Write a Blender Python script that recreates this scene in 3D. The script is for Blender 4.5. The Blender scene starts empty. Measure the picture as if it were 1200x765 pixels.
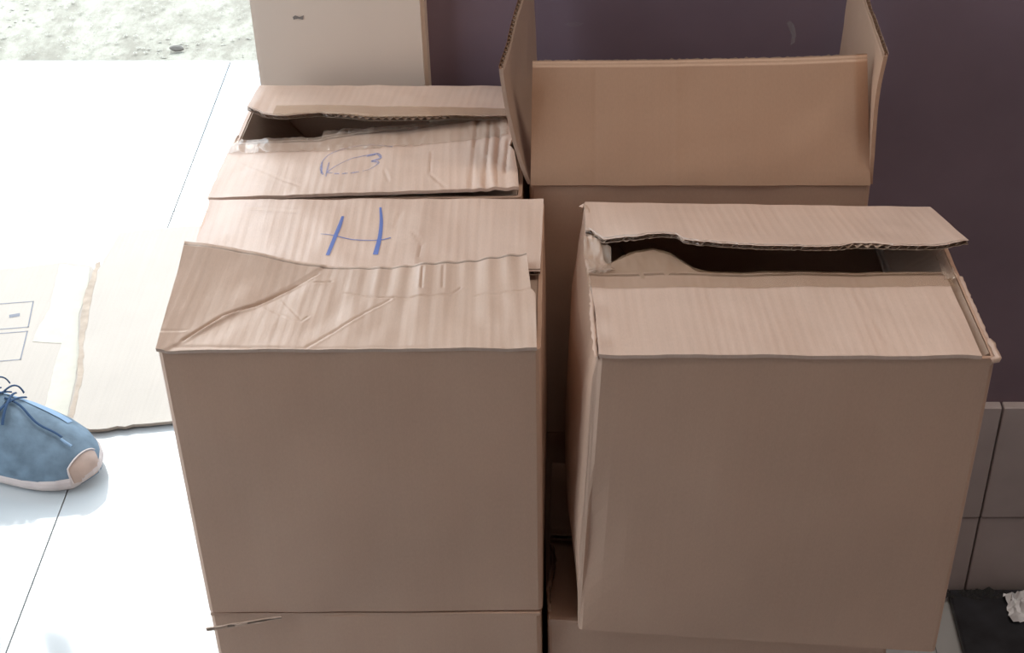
import bpy, bmesh, math, random
from mathutils import Vector, noise
random.seed(7)
C = bpy.context.scene.collection
R = math.radians

# ------------------------------------------------------------------ camera, world, sun, exposure
PITCH, F, CX, CY, CAMH = R(36.5), 1851.0, 673.0, 382.5, 1.55
CAM = Vector((0, 0, CAMH))
cd = bpy.data.cameras.new('camera'); cam = bpy.data.objects.new('camera', cd); C.objects.link(cam)
cam.location = CAM; cam.rotation_euler = (math.pi/2 - PITCH, 0, 0)
cd.sensor_width = 36; cd.lens = 36*F/1200; cd.shift_x = -(CX-600)/1200; cd.shift_y = 0
cd.clip_start = .02; cd.clip_end = 300
bpy.context.scene.camera = cam

w = bpy.data.worlds.new('sky'); bpy.context.scene.world = w; w.use_nodes = True
wn = w.node_tree.nodes; wn['Background'].inputs[0].default_value = (.74, .88, 1.0, 1); wn['Background'].inputs[1].default_value = 3.7

sd = bpy.data.lights.new('sun', 'SUN'); sd.energy = 1.5; sd.angle = R(32); sd.color = (1, .97, .9)
so = bpy.data.objects.new('sun', sd); C.objects.link(so); so.location = (-2, 6, 6)
so.rotation_euler = Vector((-.30, 1, 1.05)).to_track_quat('Z', 'Y').to_euler()      # hazy low sun beyond the veranda

ld = bpy.data.lights.new('room_lamp', 'AREA'); ld.shape = 'RECTANGLE'; ld.size = 1.3; ld.size_y = .6; ld.energy = 20; ld.color = (1, .90, .80)
lo = bpy.data.objects.new('room_lamp', ld); C.objects.link(lo); lo.location = (.95, .80, 2.86)      # a ceiling panel lamp of the room, faces down

vs = bpy.context.scene.view_settings
vs.view_transform = 'Standard'; vs.look = 'None'; vs.gamma = 1; vs.exposure = 0.19; vs.use_curve_mapping = False

# ------------------------------------------------------------------ projection helpers (real planes at real distances)
FW = Vector((0, math.cos(PITCH), -math.sin(PITCH))); UP = Vector((0, math.sin(PITCH), math.cos(PITCH))); RT = Vector((1, 0, 0))
def rdir(px, py): return FW + RT*((px-CX)/F) - UP*((py-CY)/F)
def on_z(px, py, z):
    d = rdir(px, py); return CAM + d*((z-CAMH)/d.z)
def on_y(px, py, y):
    d = rdir(px, py); return CAM + d*(y/d.y)
def proj(p):
    q = p-CAM; z = q.dot(FW); return (CX + F*q.dot(RT)/z, CY - F*q.dot(UP)/z)

# ------------------------------------------------------------------ materials
def nt(name):
    m = bpy.data.materials.new(name); m.use_nodes = True; t = m.node_tree
    return m, t, t.nodes, t.links, t.nodes['Principled BSDF']
def simple(name, col, rough=.6, spec=.5, metal=0, noise_amt=0, scale=20, bump=0):
    m, t, n, l, b = nt(name)
    b.inputs['Base Color'].default_value = (*col, 1); b.inputs['Roughness'].default_value = rough
    b.inputs['Specular IOR Level'].default_value = spec; b.inputs['Metallic'].default_value = metal
    if noise_amt or bump:
        tc = n.new('ShaderNodeTexCoord'); no = n.new('ShaderNodeTexNoise'); no.inputs['Scale'].default_value = scale; no.inputs['Detail'].default_value = 6
        l.new(tc.outputs['Object'], no.inputs['Vector'])
        if noise_amt:
            r = n.new('ShaderNodeValToRGB'); r.color_ramp.elements[0].position = .3; r.color_ramp.elements[1].position = .7
            r.color_ramp.elements[0].color = (*[c*(1-noise_amt) for c in col], 1); r.color_ramp.elements[1].color = (*[min(1, c*(1+noise_amt)) for c in col], 1)
            l.new(no.outputs['Fac'], r.inputs[0]); l.new(r.outputs[0], b.inputs['Base Color'])
        if bump:
            bp = n.new('ShaderNodeBump'); bp.inputs['Distance'].default_value = bump; bp.inputs['Strength'].default_value = 1
            l.new(no.outputs['Fac'], bp.inputs['Height']); l.new(bp.outputs[0], b.inputs['Normal'])
    return m
def cardboard(name, col, flute=.0003, streak=.10, seed=0):
    """kraft liner: UV in metres, flutes run along V; colour mottling, streaks, fibres"""
    m, t, n, l, b = nt(name)
    uv = n.new('ShaderNodeTexCoord')
    sep = n.new('ShaderNodeSeparateXYZ'); l.new(uv.outputs['UV'], sep.inputs[0])
    def nz(sx, sy, detail=3):
        mp = n.new('ShaderNodeMapping'); mp.inputs['Scale'].default_value = (sx, sy, 1); mp.inputs['Location'].default_value = (seed*3.1, seed*1.7, 0)
        l.new(uv.outputs['UV'], mp.inputs[0]); q = n.new('ShaderNodeTexNoise'); q.inputs['Scale'].default_value = 1; q.inputs['Detail'].default_value = detail
        l.new(mp.outputs[0], q.inputs['Vector']); return q.outputs['Fac']
    def mth(op, a, c):
        q = n.new('ShaderNodeMath'); q.operation = op
        for i, v in enumerate((a, c)):
            if isinstance(v, (int, float)): q.inputs[i].default_value = v
            else: l.new(v, q.inputs[i])
        return q.outputs[0]
    st = nz(140, 5, 3); big = nz(9, 7, 3); fib = nz(700, 260, 2)
    wob = mth('MULTIPLY', nz(18, 6, 2), 3.0)
    si = mth('SINE', mth('ADD', mth('MULTIPLY', sep.outputs[0], 2*math.pi/.0078), wob), 0)
    amp = nz(24, 9, 3)
    fl = mth('MULTIPLY', si, mth('MULTIPLY', amp, amp))
    v = mth('ADD', mth('ADD', mth('MULTIPLY', mth('SUBTRACT', st, .5), streak*1.6), mth('MULTIPLY', mth('SUBTRACT', big, .5), .22)),
            mth('ADD', mth('MULTIPLY', mth('SUBTRACT', fib, .5), .14), mth('MULTIPLY', fl, streak*.5)))
    k = mth('ADD', v, 1.0)
    mx = n.new('ShaderNodeVectorMath'); mx.operation = 'SCALE'; mx.inputs[0].default_value = col; l.new(k, mx.inputs['Scale'])
    l.new(mx.outputs[0], b.inputs['Base Color'])
    h = mth('ADD', mth('MULTIPLY', fl, flute*.9), mth('ADD', mth('MULTIPLY', st, flute*1.5), mth('MULTIPLY', fib, .00005)))
    h = mth('ADD', h, mth('MULTIPLY', big, .0012))
    bp = n.new('ShaderNodeBump'); bp.inputs['Distance'].default_value = 1; bp.inputs['Strength'].default_value = 1
    l.new(h, bp.inputs['Height']); l.new(bp.outputs[0], b.inputs['Normal'])
    b.inputs['Roughness'].default_value = .46; b.inputs['Specular IOR Level'].default_value = .55
    return m
def film(name, col, alpha, rough):
    m, t, n, l, b = nt(name)
    b.inputs['Base Color'].default_value = (*col, 1); b.inputs['Roughness'].default_value = rough
    b.inputs['Alpha'].default_value = alpha; b.inputs['Specular IOR Level'].default_value = .8
    return m

KRAFT = (.56, .40, .31)
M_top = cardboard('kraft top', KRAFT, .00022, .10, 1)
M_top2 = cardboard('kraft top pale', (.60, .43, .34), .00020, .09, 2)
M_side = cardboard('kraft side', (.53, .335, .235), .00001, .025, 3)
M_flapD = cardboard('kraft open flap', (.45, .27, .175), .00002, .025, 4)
M_in = cardboard('kraft inner', (.44, .31, .235), .0001, .08, 5)
M_core = simple('corrugated core', (.34, .23, .16), .8, .2)
M_floorcb = cardboard('kraft on the floor', (.325, .26, .205), .0002, .06, 6)
M_tape = film('brown film tape', (.50, .33, .20), .42, .12)
M_clear = film('clear film tape', (.60, .45, .35), .42, .05)
M_oldtape = simple('cream paper tape', (.41, .36, .28), .45, .4, 0, .06, 40)
M_ink = film('blue marker ink', (.10, .17, .48), .85, .5)
M_inkpale = film('faded blue marker ink', (.18, .24, .50), .45, .5)
M_print = film('grey print', (.14, .14, .17), .8, .6)

# ------------------------------------------------------------------ object helpers
def link(name, verts, faces, mat, parent=None, base=None, uvs=None, smooth=False, mats=None, fmat=None):
    me = bpy.data.meshes.new(name)
    off = base if base is not None else Vector((0, 0, 0))
    me.from_pydata([tuple(Vector(v)-off) for v in verts], [], faces)
    if uvs:
        ul = me.uv_layers.new(name='UVMap')
        for lp in me.loops: ul.data[lp.index].uv = uvs[lp.vertex_index]
    for mm in (mats or [mat]): me.materials.append(mm)
    if fmat:
        for p, q in zip(me.polygons, fmat): p.material_index = q
    if smooth:
        for p in me.polygons: p.use_smooth = True
    me.update()
    o = bpy.data.objects.new(name, me); C.objects.link(o)
    if parent is not None: o.parent = parent
    else: o.location = off
    return o
def root(name, label, cat, loc, group=None):
    o = bpy.data.objects.new(name, None); C.objects.link(o); o.location = loc; o.empty_display_size = .1
    o['label'] = label; o['category'] = cat
    if group: o['group'] = group
    return o
def struct(o, **k):
    o['kind'] = 'structure'; return o
def boxmesh(x0, x1, y0, y1, z0, z1):
    v = [(x, y, z) for z in (z0, z1) for y in (y0, y1) for x in (x0, x1)]
    return v, [(0, 2, 3, 1), (4, 5, 7, 6), (0, 1, 5, 4), (1, 3, 7, 5), (3, 2, 6, 7), (2, 0, 4, 6)]
def fbm(x, y, z=0.0): return noise.noise(Vector((x, y, z))) + .5*noise.noise(Vector((2.1*x, 2.1*y, z+5)))

# ------------------------------------------------------------------ the setting
M_wall = simple('purple wall paint', (.185, .130, .16), .5, .4, 0, .12, 6, .0006)
M_cream = simple('cream wall paint', (.64, .52, .43), .55, .4, 0, .04, 5, .0004)
M_room = simple('pinkish room paint', (.46, .365, .34), .7, .3, 0, .04, 4)
M_ceil = simple('ceiling paint', (.62, .58, .54), .8, .3, 0, .03, 3)
M_grout = simple('grout', (.50, .48, .46), .8, .2, 0, .1, 60)
M_skirt = simple('grey wall tile', (.43, .37, .36), .35, .4, 0, .14, 9, .0002)

def tile_mat():
    m, t, n, l, b = nt('white glazed tile')
    tc = n.new('ShaderNodeTexCoord'); no = n.new('ShaderNodeTexNoise'); no.inputs['Scale'].default_value = 3.5; no.inputs['Detail'].default_value = 5
    l.new(tc.outputs['Object'], no.inputs['Vector'])
    r = n.new('ShaderNodeValToRGB'); r.color_ramp.elements[0].color = (.39, .395, .395, 1); r.color_ramp.elements[1].color = (.44, .445, .445, 1)
    l.new(no.outputs['Fac'], r.inputs[0]); l.new(r.outputs[0], b.inputs['Base Color'])
    b.inputs['Roughness'].default_value = .07; b.inputs['Specular IOR Level'].default_value = 1.0
    return m
M_tile = tile_mat()

YW, YP, YS = 1.502, 1.474, 1.490          # wall face, pilaster face, skirting face
XL, XR, YB = -.328, 2.3, -3.0
v, f = boxmesh(-7, 2.4, -3.2, 3.03, -.06, -.004); floor = struct(link('floor', v, f, M_grout))
T, J, TY = .6, -.733, 1.25
v, f = boxmesh(.0012, T-.0012, .0012, T-.0012, -.012, 0)
tm = None
for i in range(-8, 6):
    for j in range(-7, 3):
        x0, y0 = J+i*T, TY+j*T
        if x0 < -4.6 or x0 > 2.3: continue
        if y0 > 2.9: continue
        if tm is None:
            o = link('tile', v, f, M_tile, floor); tm = o.data
            bv = o.modifiers.new('bevel', 'BEVEL'); bv.width = .0012; bv.segments = 1
        else:
            o = bpy.data.objects.new('tile', tm); C.objects.link(o); o.parent = floor
        o.location = (x0, y0, 0)
# back wall with its door opening to the left
v, f = boxmesh(XL+.01, XR, YW, YW+.14, 0, 2.9); wall_back = struct(link('wall_back', v, f, M_wall))
v, f = boxmesh(XR, XR+.1, YB, YW+.14, 0, 2.9); struct(link('wall_right', v, f, M_room))
v, f = boxmesh(-1.4, XR, YB-.1, YB, 0, 2.9); struct(link('wall_front', v, f, M_room))
v, f = boxmesh(-1.4, -1.3, YB, .3, 0, 2.9); struct(link('wall_left_added', v, f, M_room))  # unseen wall, added to hold side sky light off the carton fronts
v, f = boxmesh(-4.6, XR+.1, YW+.15, 2.95, 2.9, 3.0); struct(link('ceiling', v, f, M_ceil))  # unseen veranda roof, added to cut the daylight on the outside tiles
v, f = boxmesh(-1.3, XR+.1, YB-.1, YW+.149, 2.9, 3.0); struct(link('ceiling', v, f, M_ceil))
# cream pilaster
xr = on_y(500, 60, YP).x
def pilaster():
    bm = bmesh.new(); z1 = 2.9
    v, f = boxmesh(XL, xr, YP, YW+.15, 0, z1)
    vs_ = [bm.verts.new(p) for p in v]
    for q in f: bm.faces.new([vs_[i] for i in q])
    es = [e for e in bm.edges if abs(e.verts[0].co.z-e.verts[1].co.z) > 1 and e.verts[0].co.y < YP+.01]
    bmesh.ops.bevel(bm, geom=es, offset=.004, segments=2, affect='EDGES')
    me = bpy.data.meshes.new('trim_1'); bm.to_mesh(me); bm.free(); me.materials.append(M_cream)
    o = bpy.data.objects.new('trim_1', me); C.objects.link(o); return struct(o)
trim = pilaster()
# a chipped smudge on the pilaster and a pale scuff on the wall
def decal(name, pts, y, mat, parent):
    vv = [tuple(on_y(px, py, y)) for px, py in pts]
    return link(name, vv, [tuple(range(len(vv)))], mat, parent)
M_smudge = simple('smudge', (.20, .17, .15), .8)
decal('smudge', [(343, 20), (346, 18), (351, 20), (356, 18), (355, 23), (349, 22), (344, 23)], YP-.0004, M_smudge, trim)
M_scuff = film('scuff', (.42, .38, .38), .35, .7)
decal('scuff', [(922, 27), (926, 24), (931, 30), (933, 40), (931, 50), (926, 53), (928, 42)], YW-.0006, M_scuff, wall_back)
decal('scuff', [(662, 28), (672, 25), (684, 27), (678, 32), (668, 31)], YW-.0006, film('scuff faint', (.42, .38, .38), .12, .7), wall_back)
# skirting tiles on the wall foot
zt = on_y(1165, 478, YS).z; zm = on_y(1165, 607, YS).z
xj = on_y(1155, 582, YS).x
for k in range(-4, 5):
    for z0, z1 in ((0.0, zm-.0008), (zm+.0008, zt)):
        x0, x1 = xj + k*.33, xj+(k+1)*.33-.0022
        if x0 < xr: continue
        v, f = boxmesh(x0, x1, YS + (0 if z0 else .0015), YW+.001, z0, z1)
        o = link('tile', v, f, M_skirt, wall_back)
        bv = o.modifiers.new('bevel', 'BEVEL'); bv.width = .0012; bv.segments = 1
        if x1 > 2.25: break
# yard beyond the tiled veranda
def ground_mat():
    m, t, n, l, b = nt('dry sandy ground')
    tc = n.new('ShaderNodeTexCoord'); a = n.new('ShaderNodeTexNoise'); a.inputs['Scale'].default_value = 22; a.inputs['Detail'].default_value = 8; a.inputs['Roughness'].default_value = .7
    mp = n.new('ShaderNodeMapping'); mp.inputs['Scale'].default_value = (1, .55, 1); l.new(tc.outputs['Object'], mp.inputs[0]); l.new(mp.outputs[0], a.inputs['Vector'])
    r = n.new('ShaderNodeValToRGB'); e = r.color_ramp.elements
    e[0].position = .38; e[0].color = (.27, .24, .19, 1); e[1].position = .58; e[1].color = (.39, .36, .29, 1)
    l.new(a.outputs['Fac'], r.inputs[0]); l.new(r.outputs[0], b.inputs['Base Color']); b.inputs['Roughness'].default_value = .95
    bp = n.new('ShaderNodeBump'); bp.inputs['Distance'].default_value = .01; l.new(a.outputs['Fac'], bp.inputs['Height']); l.new(bp.outputs[0], b.inputs['Normal'])
    return m
M_ground = ground_mat()
nx, ny = 90, 40; gv, gf = [], []
for j in range(ny+1):
    y = 3.03 + (j/ny)**3*42
    for i in range(nx+1):
        x = -22 + 44*i/nx if j > 30 else -5 + 10*i/nx + (0 if j < 12 else (i/nx-.5)*30*(j-12)/18)
        gv.append((x, y, -.02 + .012*fbm(x*5, y*5) + (0 if j else -.005)))
for j in range(ny):
    for i in range(nx): a = j*(nx+1)+i; gf.append((a, a+1, a+nx+2, a+nx+1))
struct(link('ground', gv, gf, M_ground, smooth=True))
# pebbles and straw bits strewn on it
pv, pf = [], []
for k in range(420):
    px = random.uniform(-60, 330); py = random.uniform(-40, 68); p = on_z(px, py, -.015)
    s = random.uniform(.0015, .0045); q = len(pv); a = random.random()*6
    for (dx, dy, dz) in ((1, 0, 0), (0, 1, 0), (-1, 0, 0), (0, -1, 0), (0, 0, .7)):
        pv.append((p.x+s*(dx*math.cos(a)-dy*math.sin(a))*1.5, p.y+s*(dx*math.sin(a)+dy*math.cos(a)), p.z+s*dz))
    pf += [(q, q+1, q+4), (q+1, q+2, q+4), (q+2, q+3, q+4), (q+3, q, q+4)]
o = link('gravel', pv, pf, simple('pebble grey', (.46, .42, .35), .9)); o['kind'] = 'stuff'; o['label'] = 'small pebbles strewn over the dry sandy yard'; o['category'] = 'gravel'
bm = bmesh.new(); bmesh.ops.create_icosphere(bm, subdivisions=2, radius=.011)
for q in bm.verts: q.co = Vector((q.co.x*1.5, q.co.y*.8, q.co.z*.6))*(1+.25*noise.noise(q.co*90))
me = bpy.data.meshes.new('stone'); bm.to_mesh(me); bm.free(); me.materials.append(simple('stone', (.16, .14, .12), .9))
so_ = bpy.data.objects.new('stone', me); C.objects.link(so_); p = on_z(206, 61, -.012); so_.location = (p.x, p.y+.01, -.008)
so_['label'] = 'small dark stone at the edge of the sandy yard'; so_['category'] = 'stone'

# ------------------------------------------------------------------ carton builder
TH = .0035
def quad_pt(Q, side, u):                                  # Q = FL, FR, RR, RL
    a, b = Q[side], Q[(side+1) % 4]; return a.lerp(b, u)
def carton_body(parent, base, top, bot, mat, bulge=.003, seed=0, nz_=14, nside=18, rad=.004, dent=None):
    us = [.0] + [k/nside for k in range(1, nside)]
    ring, cnt = [], None
    V, FA, UV = [], [], []
    cen = lambda Q: (Q[0]+Q[1]+Q[2]+Q[3])/4
    for layer in (0, 1):
        for k in range(nz_+1):
            t = k/nz_; Q = [bot[i].lerp(top[i], t) for i in range(4)]; per = 0
            pts = []
            for s in range(4):
                a, b = Q[s], Q[(s+1) % 4]; L = (b-a).length; d = (b-a)/L; nrm = Vector((d.y, -d.x, 0)).normalized()
                prev = (Q[s]-Q[s-1]).normalized()
                ul = [0.0] + [rad/L] + [q/nside for q in range(1, nside)] + [1-rad/L]
                for u in ul:
                    if u == 0: p = a + (d-prev)*rad*.35
                    else:
                        p = a.lerp(b, u)
                        w_ = math.sin(math.pi*u)*math.sin(math.pi*min(1, t*1.0))
                        p = p + nrm*(bulge*w_ + .0010*fbm(u*4+s*7+seed, t*3)*min(1, 12*u*(1-u)))
                        if dent: p = p + nrm*dent(s, u, t)
                    if layer: 
                        c = cen(Q); inw = -nrm if u > 0 else ((d-prev).normalized())
                        p = p + inw*TH*(1 if u > 0 else 1.2) 
                        if k == 0: p = p + Vector((0, 0, TH))
                    pts.append(p); UV.append((per + u*L, t*(top[0]-bot[0]).length))
                per += L
            cnt = len(pts); V += pts
    N = cnt
    for layer in (0, 1):
        o0 = layer*N*(nz_+1)
        for k in range(nz_):
            for i in range(N):
                a = o0+k*N+i; b = o0+k*N+(i+1) % N
                FA.append((a, b, b+N, a+N) if layer == 0 else (b, a, a+N, b+N))
    t0, t1 = nz_*N, N*(nz_+1)+nz_*N
    for i in range(N): FA.append((t0+i, t0+(i+1) % N, t1+(i+1) % N, t1+i))
    FA.append(tuple(reversed(range(N)))); FA.append(tuple(N*(nz_+1)+i for i in range(N)))
    o = link('carton_body', V, FA, mat, parent, base, UV, smooth=False)
    return o

class Flap:
    """a flap hinged on HL-HR whose free edge runs TL-TR; n points to its upper / outer side"""
    def __init__(s, HL, HR, TR, TL, up, disp=None, tip=None, left=None, right=None, jag=0, seed=0):
        s.q = (Vector(HL), Vector(HR), Vector(TR), Vector(TL)); s.seed = seed
        n = (s.q[1]-s.q[0]).cross(s.q[3]-s.q[0]).normalized()
        s.n = n if n.dot(Vector(up)) > 0 else -n
        s.flip = n.dot(Vector(up)) < 0
        s.disp = disp or (lambda u, v: 0.0)
        s.L = (s.q[3]-s.q[0]).length; s.W = (s.q[1]-s.q[0]).length
        s.jag = jag
        s.tipl = sorted(s.inv(*p) for p in tip) if tip else [(0, 1), (1, 1)]
        s.leftl = sorted((b, a) for a, b in (s.inv(*p) for p in left)) if left else [(0, 0), (1, 0)]
        s.rightl = sorted((b, a) for a, b in (s.inv(*p) for p in right)) if right else [(0, 1), (1, 1)]
    def flat(s, u, v):
        a, b, c, d = s.q; return a.lerp(b, u).lerp(d.lerp(c, u), v)
    def P(s, u, v, off=0): return s.flat(u, v) + s.n*(s.disp(u, v)+off)
    def inv(s, px, py):
        u, v = .5, .5
        for _ in range(12):
            x, y = proj(s.flat(u, v)); e = 1e-3
            xu, yu = proj(s.flat(u+e, v)); xv, yv = proj(s.flat(u, v+e))
            a, b, c, d = (xu-x)/e, (xv-x)/e, (yu-y)/e, (yv-y)/e; det = a*d-b*c
            rx, ry = px-x, py-y
            u += (d*rx-b*ry)/det; v += (-c*rx+a*ry)/det
        return (u, v)
    @staticmethod
    def lin(tab, x):
        if x <= tab[0][0]: return tab[0][1]
        for (a, b), (c, d) in zip(tab, tab[1:]):
            if x <= c: return b + (d-b)*(x-a)/max(1e-9, c-a)
        return tab[-1][1]
    def tip(s, u): return s.lin(s.tipl, u) + s.jag*fbm(u*38+s.seed*9, s.seed) + .4*s.jag*noise.noise(Vector((u*150, s.seed, 0)))
    def uv(s, a, v):
        l_, r_ = s.lin(s.leftl, v), s.lin(s.rightl, v); return l_+(r_-l_)*a
    def build(s, name, mat, parent, base, nu=110, nv=44, t=TH, lip=.0030, core=True, inner=None, back=None):
        V, FA, UV, FM = [], [], [], []
        lv = lip/s.L
        for layer in (0, 1):
            for j in range(nv+2):
                for i in range(nu+1):
                    a = i/nu; u0 = s.uv(a, 1 if j > nv else j/nv)
                    tv = s.tip(u0); back_ = (back(u0) if back and layer == 0 else 0)
                    if j <= nv: v = (tv-lv-back_*1.0)*j/nv if j == nv else (tv-lv-back_)*j/nv
                    else: v = tv - back_
                    if layer == 1 and j > nv: v = tv + .6*lv*noise.noise(Vector((u0*90, 3, s.seed)))
                    u = s.uv(a, max(0, v))
                    V.append(s.P(u, v, t/2 if layer == 0 else -t/2)); UV.append((u*s.W, v*s.L))
        N = nu+1; B = N*(nv+2)
        def q(a, b, c, d, m=0):
            FA.append((a, b, c, d) if not s.flip else (d, c, b, a)); FM.append(m)
        for j in range(nv+1):
            for i in range(nu):
                k = j*N+i; q(k, k+1, k+N+1, k+N); q(B+k+N, B+k+N+1, B+k+1, B+k, 1)
        for i in range(nu):
            q(i, B+i, B+i+1, i+1, 0); k = nv*N+i; q(k, k+1, B+k+1, B+k, 1)
        for j in range(nv):
            k = j*N; q(k, k+N, B+k+N, B+k, 0); k = j*N+nu; q(k, B+k, B+k+N, k+N, 0)
        o = link(name, V, FA, mat, parent, base, UV, smooth=True, mats=[mat, inner or M_in], fmat=FM)
        o.data.set_sharp_from_angle(angle=R(40)) if hasattr(o.data, 'set_sharp_from_angle') else None
        if core:
            nf = int(s.W/.0078); nn = nf*6; CV, CF = [], []
            for i in range(nn+1):
                a = .004+.992*i/nn; u0 = s.uv(a, 1); tv = s.tip(u0); w_ = math.sin(i/6*2*math.pi)*(t/2-.0003)
                bk = back(u0) if back else 0
                for v in (tv-lv-bk, tv-.25*lv): CV.append(s.P(s.uv(a, v), v, w_))
            for i in range(nn): CF.append((2*i, 2*i+1, 2*i+3, 2*i+2))
            link('corrugated_core', CV, CF, M_core, o, base, smooth=True)
        s.obj = o; return o
    def patch(s, name, mat, parent, base, poly_v0, poly_v1, u0, u1, nu=80, nv=10, off=.0024, wr=0, seed=0):
        V, FA, UV = [], [], []
        for j in range(nv+1):
            for i in range(nu+1):
                u = u0+(u1-u0)*i/nu; a, b = poly_v0(u), poly_v1(u); v = a+(b-a)*j/nv
                o_ = off + (wr*abs(fbm(u*s.W*75+seed, v*s.L*30)) if wr else 0)
                V.append(s.P(u, v, o_)); UV.append((u*s.W, v*s.L))
        N = nu+1
        for j in range(nv):
            for i in range(nu): k = j*N+i; FA.append((k, k+1, k+N+1, k+N))
        return link(name, V, FA, mat, parent, base, UV, smooth=True)
    def stroke(s, pts, wpx, name, mat, parent, base):
        """ribbon through photograph points, wpx = width in metres per point"""
        uv = [s.inv(*p) for p in pts]; dense = []
        for k in range(len(uv)-1):
            m = 8
            for q in range(m + (k == len(uv)-2)):
                t = q/m; p0 = Vector(uv[max(0, k-1)]); p1 = Vector(uv[k]); p2 = Vector(uv[k+1]); p3 = Vector(uv[min(len(uv)-1, k+2)])
                c = .5*((2*p1)+(p2-p0)*t+(2*p0-5*p1+4*p2-p3)*t*t+(3*p1-p0-3*p2+p3)*t**3)
                ww = wpx[k]+(wpx[k+1]-wpx[k])*t; dense.append((c, ww))
        V, FA = [], []
        for k, (c, ww) in enumerate(dense):
            a = dense[max(0, k-1)][0]; b = dense[min(len(dense)-1, k+1)][0]
            d = Vector(((b-a).x*s.W, (b-a).y*s.L)).normalized(); n = Vector((-d.y, d.x))*ww/2
            for sg in (1, -1): V.append(s.P(c.x+sg*n.x/s.W, c.y+sg*n.y/s.L, TH/2+.0005))
        for k in range(len(dense)-1): FA.append((2*k, 2*k+1, 2*k+3, 2*k+2))
        return V, FA

def seg_dist(W, L, a, b, u, v):
    ax, ay, bx, by, px, py = a[0]*W, a[1]*L, b[0]*W, b[1]*L, u*W, v*L
    dx, dy = bx-ax, by-ay; l2 = dx*dx+dy*dy; t = ((px-ax)*dx+(py-ay)*dy)/l2
    tc = max(0, min(1, t)); ds = math.hypot(px-ax-tc*dx, py-ay-tc*dy)
    sd_ = ((px-ax)*dy-(py-ay)*dx)/math.sqrt(l2)
    return ds, sd_, t
def crease_fn(fl, items):
    """items: (p0, p1, depth, width) in photograph points; a sharp groove with a soft shoulder"""
    pr = [(fl.inv(*a), fl.inv(*b), dp, wd) for a, b, dp, wd in items]
    def fn(u, v):
        r = 0
        for a, b, dp, wd in pr:
            ds, sd_, t = seg_dist(fl.W, fl.L, a, b, u, v)
            if ds < wd*4:
                e_ = smooth01(min(t, 1-t)*6+.35)
                r += e_*(-dp*math.exp(-(ds/(.75*wd))**2) + .3*dp*math.exp(-((ds-1.9*wd)/wd)**2)*(1 if sd_ > 0 else .1))
        return r
    return fn
def rib(u, c, w_): return math.exp(-((u-c)/w_)**2)
def smooth01(x): x = max(0, min(1, x)); return x*x*(3-2*x)

def seam_line(parent, base, p0, p1, name='glued_seam'): pass

HT = .7646                       # how far the tops of the upper cartons lie below the lens
ZT = CAMH-HT; ZB = CAMH-1.061
def V3(x, y, z): return Vector((x, y, z))
def minor(parent, base, a, b, inward, ang, ln, seed):
    """short side flap tucked down inside"""
    d = inward*math.cos(ang)*ln + Vector((0, 0, -math.sin(ang)*ln))
    fl = Flap(a, b, b+d, a+d, Vector((0, 0, 1)) if ang < 1.2 else -inward, disp=lambda u, v: .002*fbm(u*3, v*3, seed), seed=seed)
    fl.build('side_flap', M_in, parent, base, 24, 10, core=False); return fl

# ================================================================== A: front left carton, marked H
FL, FR = on_z(184, 413, ZT), on_z(633.5, 410, ZT)
RL, RR = on_z(245, 238, ZT), on_z(638, 237, ZT)
bFL, bFR = on_y(244, 715, FL.y-.001), on_y(636, 715, FR.y-.001); bz = ZB
for p in (bFL, bFR): p.z = bz
bRL, bRR = V3(RL.x+.003, RL.y, bz), V3(RR.x-.002, RR.y, bz)
A = root('cardboard_box', 'closed brown cardboard box, front left, with a blue letter H written on its top', 'box', (FL.x+.15, FL.y+.11, bz), 'stacked shipping cartons')
bA = A.location.copy()
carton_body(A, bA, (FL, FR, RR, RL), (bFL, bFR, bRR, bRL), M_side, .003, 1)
zu = Vector((0, 0, 1))
ins = .012
minor(A, bA, RL+V3(.002, -.01, -.002), FL+V3(.002, .01, -.002), V3(1, 0, 0), .05, .10, 1)
minor(A, bA, FR+V3(-.002, .01, -.0035), RR+V3(-.002, -.01, -.0035), V3(-1, 0, 0), .05, .10, 2)
# rear flap (lies lower, carries the H)
rh0, rh1 = RL+V3(.001, .001, .0015), RR+V3(-.003, .001, .0015)
rf = Flap(rh0, rh1, on_z(634, 320, ZT+.006), on_z(218, 318, ZT+.006), zu,
          tip=[(214, 318), (400, 320), (633, 320)],
          left=[(245, 238), (240, 262), (218, 312)], right=[(637, 238), (635, 280), (633, 320)])
cr = crease_fn(rf, [((288, 247), (350, 251), .0006, .0012), ((484, 274), (494, 287), .0011, .0014), ((494, 287), (491, 308), .0009, .0016),
                    ((466, 262), (455, 300), .0004, .002), ((470, 250), (462, 268), .0008, .002)])
rf.disp = lambda u, v: .0016*fbm(u*7, v*2.2, 2) + .0012*rib(u, .64, .02)*v + cr(u, v) + .005*smooth01((v-.2)/.8)*.0 - .004*max(0, 1-v*12)*0
rf.build('top_flap', M_top2, A, bA, 130, 50)
V_, F_ = [], []
def add_stroke(fl, pts, w_, V_, F_):
    v, f = fl.stroke(pts, w_, '', None, None, None); n = len(V_)
    V_ += v; F_ += [tuple(i+n for i in q) for q in f]
V_, F_ = [], []
add_stroke(rf, [(402, 256), (398, 268), (391, 285), (384, 301)], [.0022, .0034, .0034, .0032], V_, F_)
add_stroke(rf, [(446, 246), (447, 262), (445, 280), (440, 300)], [.0018, .0030, .0036, .0046], V_, F_)
link('marker_letter', V_, F_, M_ink, rf.obj, bA)
V_, F_ = [], []
add_stroke(rf, [(376, 277), (392, 279), (412, 282), (435, 283), (448, 282), (458, 280)], [.0005, .0010, .0011, .0010, .0014, .0014], V_, F_)
link('marker_letter', V_, F_, M_ink, rf.obj, bA)
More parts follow.
